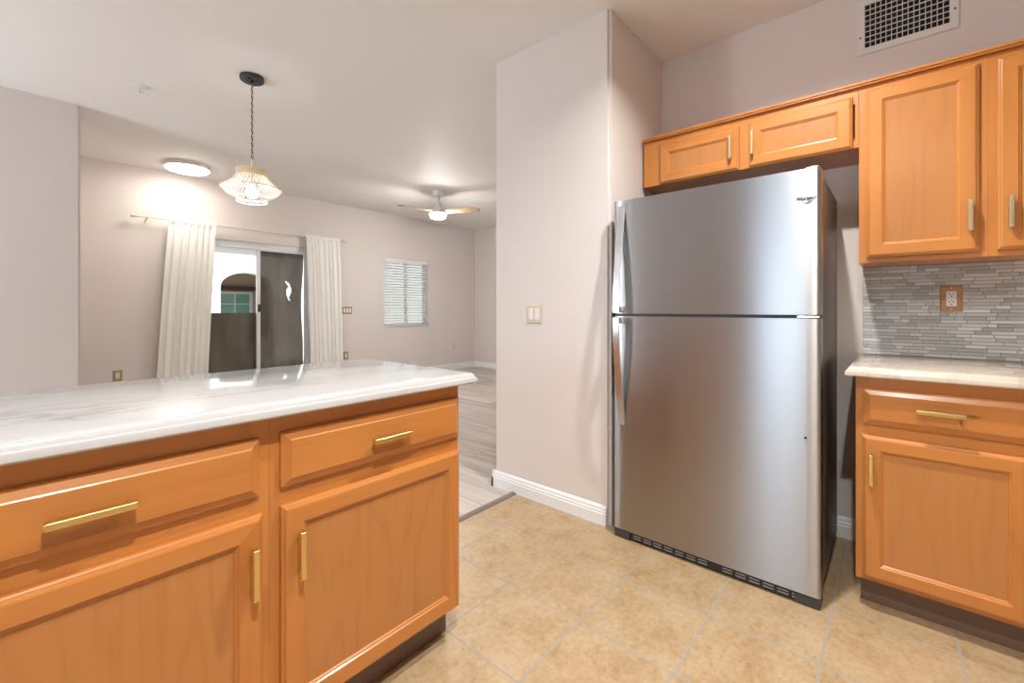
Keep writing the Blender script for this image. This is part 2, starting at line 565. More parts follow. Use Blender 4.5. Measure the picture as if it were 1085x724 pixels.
# back wall of the living room, with the patio door and the window cut out of it
DX0, DX1, DZ1 = 1.47, 2.86, 1.99
BX0, BX1, BZ0, BZ1 = 4.04, 4.94, 0.822, 1.973
YB = YL + 0.15
wb = MB()
wb.box((WX, YL, 0), (DX0, YB, H)); wb.box((DX0, YL, DZ1), (DX1, YB, H))
wb.box((DX1, YL, 0), (BX0, YB, H)); wb.box((BX0, YL, 0), (BX1, YB, BZ0)); wb.box((BX0, YL, BZ1), (BX1, YB, H))
wb.box((BX1, YL, 0), (XL + 0.12, YB, H))
bmesh.ops.remove_doubles(wb.bm, verts=wb.bm.verts, dist=1e-5)
struct('wall_back', wb, WALL)
struct('wall_right', MB().box((XL, YM1, 0), (XL + 0.12, YL, H)), WALL)
# stub wall between fridge and living room, with rounded corners
b = bmesh.new()
wm = MB()
wm.box((XM, YM0, 0), (XL, YM1, H))
es = [e for e in wm.bm.edges if abs(e.verts[0].co.z - e.verts[1].co.z) > 1 and all(v.co.x < XM + 0.01 for v in e.verts)]
bmesh.ops.bevel(wm.bm, geom=es, offset=0.016, segments=5, affect='EDGES')
struct('wall_middle', wm, WALL, smooth=40)
struct('wall_fridge', MB().box((XW, WY, 0), (XW + 0.12, YM0, H)), WALL)
wl = MB().box((WX, 4.712, 0), (0.378, YL, H))
es = [e for e in wl.bm.edges if abs(e.verts[0].co.z - e.verts[1].co.z) > 1 and all(v.co.x > 0.3 and v.co.y < 5 for v in e.verts)]
bmesh.ops.bevel(wl.bm, geom=es, offset=0.016, segments=5, affect='EDGES')
struct('wall_left', wl, WALL, smooth=40)
struct('wall_behind', MB().box((WX, WY - 0.12, 0), (XW + 0.12, WY, H)), WALL)
# unseen west wall; its two openings are added to let fill light in
ww = MB()
KW = (0.72, 1.38, 0.03, 2.25)
DW = (3.68, 4.62, 0.55, 2.35)
ww.box((WX - 0.12, WY - 0.12, 0), (WX, KW[0], H)); ww.box((WX - 0.12, KW[1], 0), (WX, DW[0], H))
ww.box((WX - 0.12, DW[0], 0), (WX, DW[1], DW[2])); ww.box((WX - 0.12, DW[0], DW[3]), (WX, DW[1], H))
ww.box((WX - 0.12, DW[1], 0), (WX, YB, H))
ww.box((WX - 0.12, KW[0], 0), (WX, KW[1], KW[2])); ww.box((WX - 0.12, KW[0], KW[3]), (WX, KW[1], H))
struct('wall_side', ww, WALL)
for nm, Q in (('added_opening_kitchen', KW), ('added_opening_dining', DW)):  # frames around the two added openings
    wf = MB()
    for a, c in (((Q[0], Q[2]), (Q[0] + 0.05, Q[3])), ((Q[1] - 0.05, Q[2]), (Q[1], Q[3])),
                 ((Q[0] + .05, Q[2]), (Q[1] - .05, Q[2] + 0.05)), ((Q[0] + .05, Q[3] - 0.05), (Q[1] - .05, Q[3]))):
        wf.box((WX - 0.055, a[0], a[1]), (WX - 0.005, c[0], c[1]))
    struct(nm, wf, ALU)

# baseboards: moulded profile
BB = [(0, 0), (0.014, 0), (0.014, 0.058), (0.0115, 0.062), (0.0115, 0.072), (0.008, 0.079), (0.008, 0.088), (0.004, 0.098), (0, 0.102)]
bb = MB()
bb.extrude(BB, lambda u, v, t: (XM - u, t, v), YM0 + 0.018, YM1 + 0.014)
bb.extrude(BB, lambda u, v, t: (t, YM1 + u, v), XM - 0.014, XL)
struct('baseboard_middle', bb, TRIMW)
bb = MB()
for x0, x1 in ((0.378, DX0 - 0.02), (DX1 + 0.02, XL)):
    bb.extrude(BB, lambda u, v, t: (t, YL - u, v), x0, x1)
struct('baseboard_back', bb, TRIMW)
struct('baseboard_right', MB().extrude(BB, lambda u, v, t: (XL - u, t, v), YM1 + 0.02, YL - 0.014), TRIMW)
struct('baseboard_left', MB().extrude(BB, lambda u, v, t: (t, 4.712 - u, v), WX, 0.378), TRIMW)
struct('baseboard_fridge', MB().extrude(BB, lambda u, v, t: (XW - u, t, v), 0.12, YM0), TRIMW)
TRANS = mat('grey_brown_threshold', (0.20, 0.165, 0.14), 0.45)
struct('trim_1', MB().extrude([(1.735, 0), (1.74, 0.006), (1.75, 0.009), (1.765, 0.009), (1.775, 0.006), (1.78, 0.0)],
                              lambda u, v, t: (t, u, v), 1.02, XM - 0.014), TRANS)

# ------------------------------------------------------------------ outside, seen through the door and the window
STUCCO = paint('sunlit_stucco', (0.80, 0.76, 0.70), 0.3, 30)
STUC_B = paint('beige_stucco', (0.55, 0.44, 0.35), 0.3, 30)
CONC = mat('patio_concrete', (0.50, 0.48, 0.45), 0.8)
struct('ground_patio', MB().box((-6, YB, -0.08), (16, 18, -0.02)), CONC)
NY = 11.0
ob = MB()
AX0, AX1, AZS, AZT = 3.05, 4.12, 1.62, 1.945
arch = [(AX0, 0.0), (AX0, AZS)]
for i in range(1, 16):
    a = PI - PI * i / 16
    arch.append(((AX0 + AX1) / 2 + (AX1 - AX0) / 2 * math.cos(a), AZS + (AZT - AZS) * math.sin(a)))
arch += [(AX1, AZS), (AX1, 0.0)]
outline = [(-5, -0.02), (-5, 2.72), (14, 2.72), (14, -0.02), (AX1, -0.02)] + list(reversed(arch[1:-1])) + [(AX0, -0.02)]
ob.extrude(outline, lambda u, v, t: (u, t, v), NY, NY + 0.3)
struct('wall_neighbour', ob, STUCCO)
ni = MB()
ni.box((1.0, NY + 1.5, -0.02), (9.0, NY + 1.7, 2.72))
ni.box((1.0, NY + 0.3, 2.72), (9.0, NY + 1.7, 2.86))
struct('wall_neighbour_porch', ni, STUC_B)
RB = mat('dark_timber_beam', (0.10, 0.05, 0.03), 0.7)
porch = thing('porch_window', 'pale green window under a brown beam on the porch across the patio', 'window', (3.75, NY + 1.5, 0.9))
GREENG = mat('green_tinted_pane', (0.22, 0.42, 0.36), 0.15)
pf = MB((3.75, NY + 1.5, 0.9))
for lo, hi in (((3.38, NY + 1.44, 0.75), (3.44, NY + 1.499, 1.56)), ((4.10, NY + 1.44, 0.75), (4.16, NY + 1.499, 1.56)),
               ((3.44, NY + 1.44, 1.50), (4.10, NY + 1.499, 1.56)), ((3.44, NY + 1.44, 0.75), (4.10, NY + 1.499, 0.80)),
               ((3.75, NY + 1.45, 0.80), (3.78, NY + 1.499, 1.50)), ((3.44, NY + 1.45, 1.24), (4.10, NY + 1.499, 1.265))):
    pf.box(lo, hi)
pfo = pf.build('window_frame', ALU, porch)
MB((3.75, NY + 1.5, 0.9)).box((3.44, NY + 1.47, 0.80), (4.10, NY + 1.495, 1.50)).build('pane', GREENG, porch)
tag(MB().box((3.36, NY + 1.40, 1.60), (4.30, NY + 1.499, 1.69), 0.008).build('timber_beam', RB),
    'dark brown timber beam above the green porch window outside', 'beam')
ev = MB()
ev.box((-5, NY - 0.22, 2.56), (14, NY - 0.001, 2.60)); ev.box((-5, NY - 0.24, 2.60), (14, NY - 0.2, 2.72))
struct('trim_2', ev, mat('eave_board', (0.30, 0.27, 0.25), 0.7))
struct('wall_patio', MB().box((5.6, 9.6, -0.02), (12.5, 9.8, 3.2)), paint('grey_stucco', (0.30, 0.30, 0.29), 0.3, 30))
struct('roof_patio', MB().box((WX, YB, H + 0.02), (XL + 3, YB + 0.55, H + 0.14)), STUC_B)

# ------------------------------------------------------------------ patio door
door = tag(thing('door_1', None, None, (2.165, YL + 0.06, 0)), kind='structure')
DO = (2.165, YL + 0.06, 0)
y0, y1 = YL + 0.02, YL + 0.12
fr = MB(DO)
fr.box((DX0, y0, 0), (DX0 + 0.045, y1, DZ1), 0.003); fr.box((DX1 - 0.045, y0, 0), (DX1, y1, DZ1), 0.003)
fr.box((DX0 + 0.045, y0, DZ1 - 0.05), (DX1 - 0.045, y1, DZ1), 0.003); fr.box((DX0 + 0.045, y0, 0), (DX1 - 0.045, y1, 0.035), 0.003)
fr.box((DX0 + 0.045, y0 + 0.005, DZ1 - 0.085), (DX1 - 0.045, y0 + 0.02, DZ1 - 0.05))
fr.build('frame', ALU, door)
def panel(xa, xb, ya, yb, za=0.035, zb=DZ1 - 0.052, st=0.045):
    m = MB(DO)
    m.box((xa, ya, za), (xa + st, yb, zb), 0.003); m.box((xb - st, ya, za), (xb, yb, zb), 0.003)
    m.box((xa + st, ya, zb - 0.03), (xb - st, yb, zb), 0.003); m.box((xa + st, ya, za), (xb - st, yb, za + 0.06), 0.003)
    return m
XC = 2.18
pl = panel(DX0 + 0.047, XC + 0.03, y0 + 0.055, y0 + 0.085)
plo = pl.build('fixed_panel', ALU, door)
MB(DO).box((DX0 + 0.09, y0 + 0.068, 0.09), (XC - 0.012, y0 + 0.073, DZ1 - 0.08)).build('glass', GLASS, plo)
pr = panel(XC - 0.02, DX1 - 0.047, y0 + 0.018, y0 + 0.048, st=0.04)
pro = pr.build('sliding_panel', ALU, door)
MB(DO).box((XC + 0.02, y0 + 0.03, 0.09), (DX1 - 0.087, y0 + 0.035, DZ1 - 0.08)).build('glass', GLASS, pro)
lk = MB(DO)
lk.box((XC - 0.012, y0 + 0.004, 1.09), (XC + 0.026, y0 + 0.018, 1.19), 0.003)
lk.box((XC + 0.0, y0 - 0.012, 1.12), (XC + 0.014, y0 + 0.004, 1.16), 0.003)
lk.build('latch', DGREY, pro)
# dark sun-screen cloth behind the glass: half height at the left, full height (torn) at the right
s1 = MB(DO).box((DX0 + 0.05, y1 + 0.004, 0.05), (XC + 0.012, y1 + 0.007, 1.065))
s1.box((DX0 + 0.05, y1 + 0.002, 1.06), (XC + 0.012, y1 + 0.012, 1.078))
s1.build('half_screen', SCREEN, door)
def torn_screen():
    # a grid sheet with a small triangular hole, its lower right corner curling away
    b = bmesh.new()
    nx, nz = 40, 90
    xa, xb, za, zb = XC + 0.012, DX1 - 0.065, 0.05, DZ1 - 0.085
    V = {}
    hole = [(2.555, 1.51), (2.60, 1.44), (2.565, 1.40), (2.578, 1.30), (2.615, 1.22), (2.60, 1.30), (2.635, 1.37), (2.612, 1.47)]
    def inside(x, z):
        c = False
        for (x1, z1), (x2, z2) in zip(hole, hole[1:] + hole[:1]):
            if (z1 > z) != (z2 > z) and x < (x2 - x1) * (z - z1) / (z2 - z1) + x1:
                c = not c
        return c
    for i in range(nx + 1):
        for k in range(nz + 1):
            x = xa + (xb - xa) * i / nx; z = za + (zb - za) * k / nz
            t = max(0, (x - (xb - 0.12)) / 0.12)
            pull = 0.030 * t * (0.5 - 0.5 * math.cos(2 * PI * min(1, max(0, (z - 0.55) / 1.3))))
            wav = 0.006 * math.sin(x * 14 + z * 2)
            V[i, k] = b.verts.new((x - pull, y1 + 0.014 + wav, z))
    for i in range(nx):
        for k in range(nz):
            x = xa + (xb - xa) * (i + .5) / nx; z = za + (zb - za) * (k + .5) / nz
            if inside(x, z):
                continue
            b.faces.new((V[i, k], V[i + 1, k], V[i + 1, k + 1], V[i, k + 1]))
    bmesh.ops.solidify(b, geom=list(b.faces), thickness=0.0015)
    m = MB(DO); m._merge(b)
    return m
torn_screen().build('full_screen', SCREEN, door, smooth=50)

# ------------------------------------------------------------------ window with blind
wn = tag(thing('window_1', None, None, ((BX0 + BX1) / 2, YL + 0.1, BZ0)), kind='structure')
WO = ((BX0 + BX1) / 2, YL + 0.1, BZ0)
f = MB(WO)
ya, yb = YL + 0.09, YL + 0.13
f.box((BX0, ya, BZ0), (BX0 + 0.05, yb, BZ1)); f.box((BX1 - 0.05, ya, BZ0), (BX1, yb, BZ1))
f.box((BX0 + .05, ya, BZ0), (BX1 - .05, yb, BZ0 + 0.05)); f.box((BX0 + .05, ya, BZ1 - 0.05), (BX1 - .05, yb, BZ1))
f.box((4.50, ya, BZ0 + .05), (4.545, yb, BZ1 - .05))
f.build('window_frame', ALU, wn)
MB(WO).box((BX0 + .05, ya + 0.015, BZ0 + .05), (BX1 - .05, ya + 0.02, BZ1 - .05)).build('pane', GLASS, wn)
blind = thing('window_blind', 'white slatted blind lowered over the small window, slats tilted open', 'blind', ((BX0 + BX1) / 2, YL + 0.045, BZ0))
BO = ((BX0 + BX1) / 2, YL + 0.045, BZ0)
MB(BO).box((BX0 + .008, YL + 0.004, BZ1 - 0.062), (BX1 - .008, YL + 0.06, BZ1 - 0.004), 0.004).build('headrail', WHITE, blind)
sl = MB(BO)
z = BZ1 - 0.085
while z > BZ0 + 0.05:
    M = Matrix.Translation((0, YL + 0.045, z)) @ Matrix.Rotation(math.radians(-14), 4, 'X')
    sl.box((BX0 + .012, -0.024, -0.0014), (BX1 - .012, 0.024, 0.0014), M=M)
    z -= 0.0435
so = sl.build('slats', WHITE, blind)
MB(BO).box((BX0 + .012, YL + 0.022, BZ0 + 0.012), (BX1 - .012, YL + 0.068, BZ0 + 0.032), 0.004).build('bottom_rail', WHITE, blind)
cd = MB(BO)
for x in (BX0 + 0.14, BX1 - 0.14, 4.49):
    for yy in (YL + 0.021, YL + 0.069):
        cd.tube([(x, yy, BZ0 + 0.03), (x, yy, BZ1 - 0.06)], 0.0018, 6)
cd.build('ladder_cord', WHITE, blind)
MB(BO).tube([(4.20, YL + 0.006, BZ1 - 0.07), (4.20, YL + 0.0, BZ1 - 0.6)], 0.004, 8).build('tilt_wand', WHITE, blind)

# ------------------------------------------------------------------ curtains and rod
YR = YL - 0.085
K = YR / YL
ROD_Z = CAM_H + (2.150 - CAM_H) * K
rod = thing('curtain_rod', 'slim cream curtain rod with square ends above the patio door', 'curtain rod', (2.1, YR, ROD_Z))
RO = (2.1, YR, ROD_Z)
CREAM_M = mat('cream_rod_enamel', (0.72, 0.66, 0.56), 0.35)
MB(RO).cyl((2.1, YR, ROD_Z), 0.0085, 3.36 * K - 0.93 * K, 16, axis=0).build('pole', CREAM_M, rod, smooth=40)
for x in (0.915 * K, 3.35 * K):
    s_ = -1 if x < 2 else 1
    e = MB(RO)
    e.cyl((x, YR, ROD_Z), 0.021, 0.05, 24, axis=0, bev=0.004)
    e.cyl((x - s_ * 0.035, YR, ROD_Z), 0.014, 0.02, 20, axis=0, bev=0.003)
    e.build('finial', CREAM_M, rod, smooth=40)
for x in (1.02, 3.27 * K):
    m = MB(RO)
    m.tube([(x, YR, ROD_Z - 0.004), (x, YR + 0.03, ROD_Z - 0.016), (x, YL - 0.004, ROD_Z - 0.018)], 0.006, 8)
    m.box((x - 0.014, YL - 0.006, ROD_Z - 0.05), (x + 0.014, YL - 0.0005, ROD_Z + 0.02), 0.002)
    m.build('bracket', CREAM_M, rod, smooth=40)

def curtain(xt0, xt1, xb0, xb1, seed, nf):
    rnd = random.Random(seed)
    ph = [rnd.uniform(0, 6.28) for _ in range(8)]
    b = bmesh.new()
    nu, nv = 150, 46
    ztop = ROD_Z + 0.032
    zs = [ztop, ROD_Z + 0.022, ROD_Z + 0.013, ROD_Z + 0.006, ROD_Z - 0.002, ROD_Z - 0.010, ROD_Z - 0.018, ROD_Z - 0.03] + \
         [ROD_Z - 0.03 - (ROD_Z - 0.05) * (k / 38) for k in range(1, 39)]
    V = []
    for j, z in enumerate(zs):
        t = (ROD_Z - z) / ROD_Z
        row = []
        for i in range(nu + 1):
            u = i / nu
            warp = u + 0.018 * math.sin(2 * PI * u * 2.3 + ph[0]) + 0.01 * math.sin(2 * PI * u * 5.1 + ph[1]) * (1 - 0.4 * t)
            e = max(0, min(1, t * 1.2)) ** 0.8
            x = (xt0 + (xt1 - xt0) * u) * (1 - e) + (xb0 + (xb1 - xb0) * u) * e
            fold = math.sin(2 * PI * nf * warp + ph[2]) + 0.45 * math.sin(2 * PI * (nf * 1.9) * warp + ph[3] + 1.2 * t) * max(0, 1 - 1.2 * t) \
                + 0.35 * math.sin(2 * PI * nf * 0.53 * warp + ph[4])
            amp = 0.010 + 0.014 * min(1, max(0, t) * 5)
            if z > ROD_Z - 0.02:
                small = math.sin(2 * PI * nf * 2.6 * warp + ph[5])
                hold = 0.0095 + 0.004 * (0.5 + 0.5 * small)
                zz = abs(z - ROD_Z) / 0.02
                y = YR - hold - 0.004 * small * zz
                zadd = 0.006 * math.sin(2 * PI * nf * 3.1 * u + ph[6]) if j == 0 else 0
                row.append(b.verts.new((x, y, z + zadd)))
            else:
                y = YR - 0.012 - amp * (fold + 1.0) * 0.55 + 0.012
                y = min(y, YL - 0.03)
                row.append(b.verts.new((x + 0.006 * math.cos(2 * PI * nf * warp + ph[2]), y, z)))
        V.append(row)
    for a, c in zip(V, V[1:]):
        for i in range(nu):
            b.faces.new((a[i], a[i + 1], c[i + 1], c[i]))
    bmesh.ops.recalc_face_normals(b, faces=b.faces)
    m = MB(); m._merge(b)
    return m
def build_curtain(name, args, label):
    root = thing(name, label, 'curtain', (0, 0, 0))
    o = curtain(*args).build('cloth', CURTAIN, root, smooth=180)
    md = o.modifiers.new('thickness', 'SOLIDIFY'); md.thickness = 0.0012; md.offset = 1.0
    tk = [c * K for c in args[:2]]
    # rod sleeve at the back of the cloth
    return root
kx = lambda x: x * K
def curtain_obj(args, label):
    m = curtain(*args)
    o = m.build('curtain', CURTAIN, None, smooth=180)
    md = o.modifiers.new('thickness', 'SOLIDIFY'); md.thickness = 0.0012; md.offset = 0
    return tag(o, label, 'curtain', 'curtains on the rod')
curtain_obj((kx(1.235), kx(1.69), kx(1.12), kx(1.60), 3, 7), 'wide cream curtain hanging left of the patio door')
curtain_obj((kx(2.77), kx(3.275), kx(2.83), kx(3.335), 11, 8), 'cream curtain hanging right of the patio door beside the switch plate')

# ------------------------------------------------------------------ wall plates
def plate_thing(name, label, cat, loc, rotz, w_, h_, holes, pm, inner, kind='switch', group=None):
    """local: X right, -Y towards the viewer, Z up; loc is the plate's centre on the wall"""
    r = thing(name, label, cat, loc, rotz, group)
    fn = lambda a, b, d: (a, -d, b)
    MB().loops((-w_ / 2, w_ / 2, -h_ / 2, h_ / 2), [(0, 0.0005), (0, 0.003), (0.002, 0.005), (0.007, 0.007)], fn).build('plate', pm, r)
    for cx in holes:
        if kind == 'switch':
            m = MB()
            m.box((cx - 0.016, -0.0095, -0.033), (cx + 0.016, -0.006, 0.033), 0.001)
            m.extrude([(-0.0095, -0.030), (-0.0135, 0.030), (-0.0095, 0.030)], lambda u, v, t: (t, u, v), cx - 0.0135, cx + 0.0135)
            m.build('rocker', inner, r)
        else:
            m = MB()
            m.box((cx - 0.0165, -0.0095, -0.033), (cx + 0.0165, -0.006, 0.033), 0.0015)
            oo = m.build('receptacle', inner, r)
            s = MB()
            for zz in (0.0165, -0.0195):
                for sx in (-0.0065, 0.0065):
                    s.box((cx + sx - 0.0012, -0.0102, zz + 0.001), (cx + sx + 0.0012, -0.0094, zz + 0.009))
                s.cyl((cx, -0.0098, zz - 0.006), 0.0026, 0.0008, 12, axis=1)
            s.build('slot', BLACK, oo)
    for cx in holes:
        for zz in (-h_ / 2 + 0.011, h_ / 2 - 0.011):
            MB().cyl((cx, -0.0075, zz), 0.003, 0.002, 12, axis=1).build('screw', GOLD_P, r)
    return r
P2 = PI / 2
plate_thing('light_switch', 'double rocker light switch with ivory plate on the stub wall beside the fridge', 'light switch',
            (XM, 1.606, 1.100), -P2, 0.112, 0.114, (-0.023, 0.023), IVORY, WHITE)
plate_thing('light_switch', 'brass three-rocker switch plate partly behind the right-hand curtain', 'light switch',
            (3.392, YL, 1.107), 0, 0.163, 0.114, (-0.046, 0, 0.046), BRONZE, WHITE)
plate_thing('wall_outlet', 'brass outlet low on the wall left of the wide curtain', 'outlet',
            (0.784, YL, 0.417), 0, 0.076, 0.118, (0,), BRONZE, WHITE, 'outlet')
plate_thing('wall_outlet', 'brass outlet below the three-rocker switch, half behind the curtain', 'outlet',
            (3.372, YL, 0.425), 0, 0.076, 0.118, (0,), BRONZE, WHITE, 'outlet')
plate_thing('wall_outlet', 'beige outlet low on the wall below and right of the blind', 'outlet',
            (5.534, YL, 0.427), 0, 0.074, 0.116, (0,), BEIGE_P, BEIGE_P, 'outlet')

# ------------------------------------------------------------------ kitchen cabinets
# local frame of a cabinet: X to the right, +Y into the cabinet, door faces at Y = 0
def door_mesh(x0, x1, z0, z1, fw=0.062, th=0.020):
    prof = [(0.0, th), (0.0, 0.009), (0.0035, 0.0065), (0.006, 0.0055), (0.0085, 0.0015), (0.0125, 0.0),
            (fw - 0.012, 0.0), (fw - 0.0095, 0.0015), (fw - 0.0075, 0.0045), (fw - 0.004, 0.0055), (fw, 0.0105), (fw, th)]
    m = MB()
    m.loops((x0, x1, z0, z1), prof, lambda a, b, d: (a, d, b), cap=False, capback=False, mis=(0, 1))
    p = MB().box((x0 + fw - 0.004, 0.0095, z0 + fw - 0.004), (x1 - fw + 0.004, 0.0185, z1 - fw + 0.004))
    return m, p
def drawer_mesh(x0, x1, z0, z1, th=0.020):
    prof = [(0.0, th), (0.0, 0.0115), (0.003, 0.0095), (0.005, 0.009), (0.019, 0.0018), (0.0215, 0.0)]
    return MB().loops((x0, x1, z0, z1), prof, lambda a, b, d: (a, d, b), mis=(0, 0))
def pull_mesh(cx, cz, L, vertical, off=0.0):
    m = MB()
    h = L / 2; a = 0.0068
    if vertical:
        m.box((cx - a, -0.030, cz - h), (cx + a, -0.012, cz + h), 0.0025, 3)
        for s in (-1, 1):
            m.cyl((cx, -0.0065, cz + s * (h - 0.018)), 0.004, 0.0125, 12, axis=1)
    else:
        m.box((cx - h, -0.030, cz - a), (cx + h, -0.012, cz + a), 0.0025, 3)
        for s in (-1, 1):
            m.cyl((cx + s * (h - 0.018), -0.0065, cz), 0.004, 0.0125, 12, axis=1)
    return m
def cabinet(name, label, loc, rotz, w_, z0, z1, depth, fronts, toe=False, fstiles=(), group=None, cat='cabinet', lead=None, pm=GOLD, light_rail=0.0):
    r = thing(name, label, cat, loc, rotz, group)
    body = MB()
    body.box((0, 0.040, z0), (w_, depth, z1))
    body.build('body', [WOOD_V], r)
    ff = MB()
    lw, rw = (lead or (0.04, 0.04))
    ff.box((0, 0.0205, z0), (lw, 0.0395, z1), 0.0003, mi=1)
    ff.box((w_ - rw, 0.0205, z0), (w_, 0.0395, z1), 0.0003, mi=1)
    for a, b in fstiles:
        ff.box((a, 0.0205, z0 + 0.03), (b, 0.0395, z1 - 0.03), 0.0005, mi=1)
    ff.box((lw, 0.021, z1 - 0.065), (w_ - rw, 0.0395, z1), 0.0005)
    ff.box((lw, 0.021, z0), (w_ - rw, 0.0395, z0 + 0.04), 0.0005)
    if toe:
        ff.box((lw, 0.021, 0.63), (w_ - rw, 0.0395, 0.72), 0.0005)
    ff.build('face_frame', [WOOD_H, WOOD_V], r)
    if toe:
        MB().box((0.012, 0.078, 0.0), (w_ - 0.004, 0.10, z0), 0.001).build('toe_kick', TOE, r)
    for kind, x0, x1, a0, a1, pull in fronts:
        if kind == 'drawer':
            o = drawer_mesh(x0, x1, a0, a1).build('drawer', [WOOD_H], r)
            pull_mesh(pull[0], pull[1], 0.124, False).build('handle', pm, o)
        else:
            m, p = door_mesh(x0, x1, a0, a1)
            o = m.build('door', [WOOD_H, WOOD_V], r)
            p.build('panel', WOOD_P, o)
            pull_mesh(pull[0], pull[1], 0.116, True).build('handle', pm, o)
    return r
# peninsula run: fronts face the camera (-y)
YP = 1.11
XA, XB, XE = -0.205, 0.4135, 1.018
wA = XB - XA
cabinet('base_cabinet', "wooden base cabinet in the left foreground with handle at its door's right edge", (XA, YP, 0), 0, wA - 0.0003, 0.113, 0.875, 0.62,
        [('drawer', 0.022, 0.39 - XA, 0.692, 0.827, (0.104 - XA, 0.758)),
         ('door', 0.022, 0.396 - XA, 0.122, 0.649, (0.371 - XA, 0.5275))], toe=True, group='base cabinets')
cabB = cabinet('base_cabinet', 'wooden peninsula base cabinet at the open end beside the passage', (XB, YP, 0), 0, XE - XB, 0.113, 0.875, 0.62,
        [('drawer', 0.437 - XB, 1.0125 - XB, 0.695, 0.830, (0.733 - XB, 0.760)),
         ('door', 0.437 - XB, 1.0125 - XB, 0.122, 0.651, (0.475 - XB, 0.5285))], toe=True, group='base cabinets')
wC = 0.62
cabinet('base_cabinet', 'wooden peninsula base cabinet at the end furthest from the fridge', (XA - wC, YP, 0), 0, wC - 0.0003, 0.113, 0.875, 0.62,
        [('drawer', 0.022, wC - 0.022, 0.692, 0.827, (wC / 2, 0.758)),
         ('door', 0.022, wC - 0.022, 0.122, 0.649, (0.06, 0.5275))], toe=True, group='base cabinets')
# base run right of the fridge: fronts face -x; local X runs towards -y
XD = 2.113
cabinet('base_cabinet', 'wooden base cabinet right of the fridge under the mosaic backsplash', (XD, 0.112, 0), -P2, 0.468, 0.108, 0.877, 0.60,
        [('drawer', 0.022, 0.447, 0.698, 0.830, (0.231, 0.768)),
         ('door', 0.020, 0.449, 0.123, 0.655, (0.046, 0.535))], toe=True, group='base cabinets')
# uppers
XU = 2.41
KU = XU / 2.29
uy = lambda y: y * KU
uz = lambda z: CAM_H + (z - CAM_H) * KU
UL = 1.0976
ou = cabinet('wall_cabinet', 'short two-door wooden wall cabinet above the fridge', (XU, UL, 0), -P2, UL - 0.1175, uz(1.797), uz(2.04), XW - XU,
        [('door', UL - uy(0.950), UL - uy(0.561), uz(1.796), uz(2.006), (UL - uy(0.594), uz(1.903))),
         ('door', UL - uy(0.520), UL - uy(0.131), uz(1.794), uz(2.006), (UL - uy(0.500), uz(1.903)))],
        fstiles=((UL - uy(0.575), UL - uy(0.505)),), lead=(0.10, 0.012), group='wall cabinets', cat='wall cabinet', pm=GOLD_P)
UT = 0.1165
T1 = 0.3816
cabinet('wall_cabinet', 'tall single-door wooden wall cabinet right of the fridge', (XU, UT, 0), -P2, T1 - 0.0003, uz(1.318), uz(2.04), XW - XU,
        [('door', UT - uy(0.086), UT + uy(0.230), uz(1.338), uz(2.016), (UT + uy(0.2065), uz(1.466)))],
        lead=(0.04, 0.045), group='wall cabinets', cat='wall cabinet', pm=GOLD_P)
YU2 = UT - T1
cabinet('wall_cabinet', 'tall wooden wall cabinet at the right edge with pull on its left side', (XU, YU2, 0), -P2, 0.46, uz(1.318), uz(2.04), XW - XU,
        [('door', YU2 + uy(0.274), 0.44, uz(1.338), uz(2.016), (YU2 + uy(0.304), uz(1.466)))],
        lead=(0.045, 0.04), group='wall cabinets', cat='wall cabinet', pm=GOLD_P)
# cornice along the top of the uppers
zc = uz(2.04)
cr = MB()
cr.extrude([(0.030, zc + 0.001), (0.004, zc + 0.001), (0.004, zc + 0.006), (-0.002, zc + 0.009), (-0.002, zc + 0.014), (0.0, zc + 0.019), (0.030, zc + 0.019)],
           lambda u, v, t: (XU + u, t, v), UL, YU2 - 0.46)
tag(cr.build('cornice', WOOD_H), 'slim moulded wooden cornice along the top of the wall cabinets', 'moulding')

# ------------------------------------------------------------------ countertops
ctp = [(0.012, 0.0), (0.003, 0.0), (0.0, 0.004), (0.0, 0.015), (0.002, 0.019), (0.0055, 0.0205), (0.0065, 0.023), (0.009, 0.029), (0.015, 0.034), (0.024, 0.036)]
def counter(name, rect, zb, label, m_=None):
    m = MB()
    a0, a1, b0, b1 = rect
    m.loops(rect, [(i, d) for i, d in ctp], lambda a, b, d: (a, b, zb + d))
    o = m.build(name, m_ or MARBLE, None, smooth=30)
    return tag(o, label, 'countertop')
counter('countertop', (-0.86, 1.064, 1.083, 1.772), 0.876, 'long white marble countertop on the peninsula in the foreground')
counter('countertop', (2.080, 2.7185, -1.25, 0.142), 0.8775, 'short marble countertop right of the fridge, warm light tinted in', MARBLE_WARM)

# ------------------------------------------------------------------ mosaic backsplash
bs = MB()
rnd = random.Random(5)
za_, zb_ = 0.9140, uz(1.318) - 0.001
ya_, yb_ = -1.2, 0.1155
rows = 27
ph_ = (zb_ - za_) / rows
bs.box((XW - 0.006, ya_, za_), (XW - 0.0005, yb_, zb_), mi=1)
for r_ in range(rows):
    y = yb_ - 0.001
    y_start = True
    while y > ya_ + 0.02:
        L = rnd.choice((0.028, 0.05, 0.075, 0.1, 0.1, 0.075)) * rnd.uniform(0.85, 1.15)
        if y_start:
            L *= rnd.uniform(0.3, 1); y_start = False
        y2 = max(y - L, ya_)
        zc0 = za_ + r_ * ph_ + 0.0011; zc1 = za_ + (r_ + 1) * ph_ - 0.0011
        bs.loops((y2 + 0.0018, y, zc0, zc1), [(0, 0.0), (0, 0.0028), (0.0008, 0.0036)], lambda a, b_, d: (XW - 0.0062 - d, a, b_), capback=False)
        y = y2
tag(bs.build('tile_backsplash', [MOSAIC, GROUT]), 'grey glass strip mosaic backsplash between counter and wall cabinets', 'backsplash')
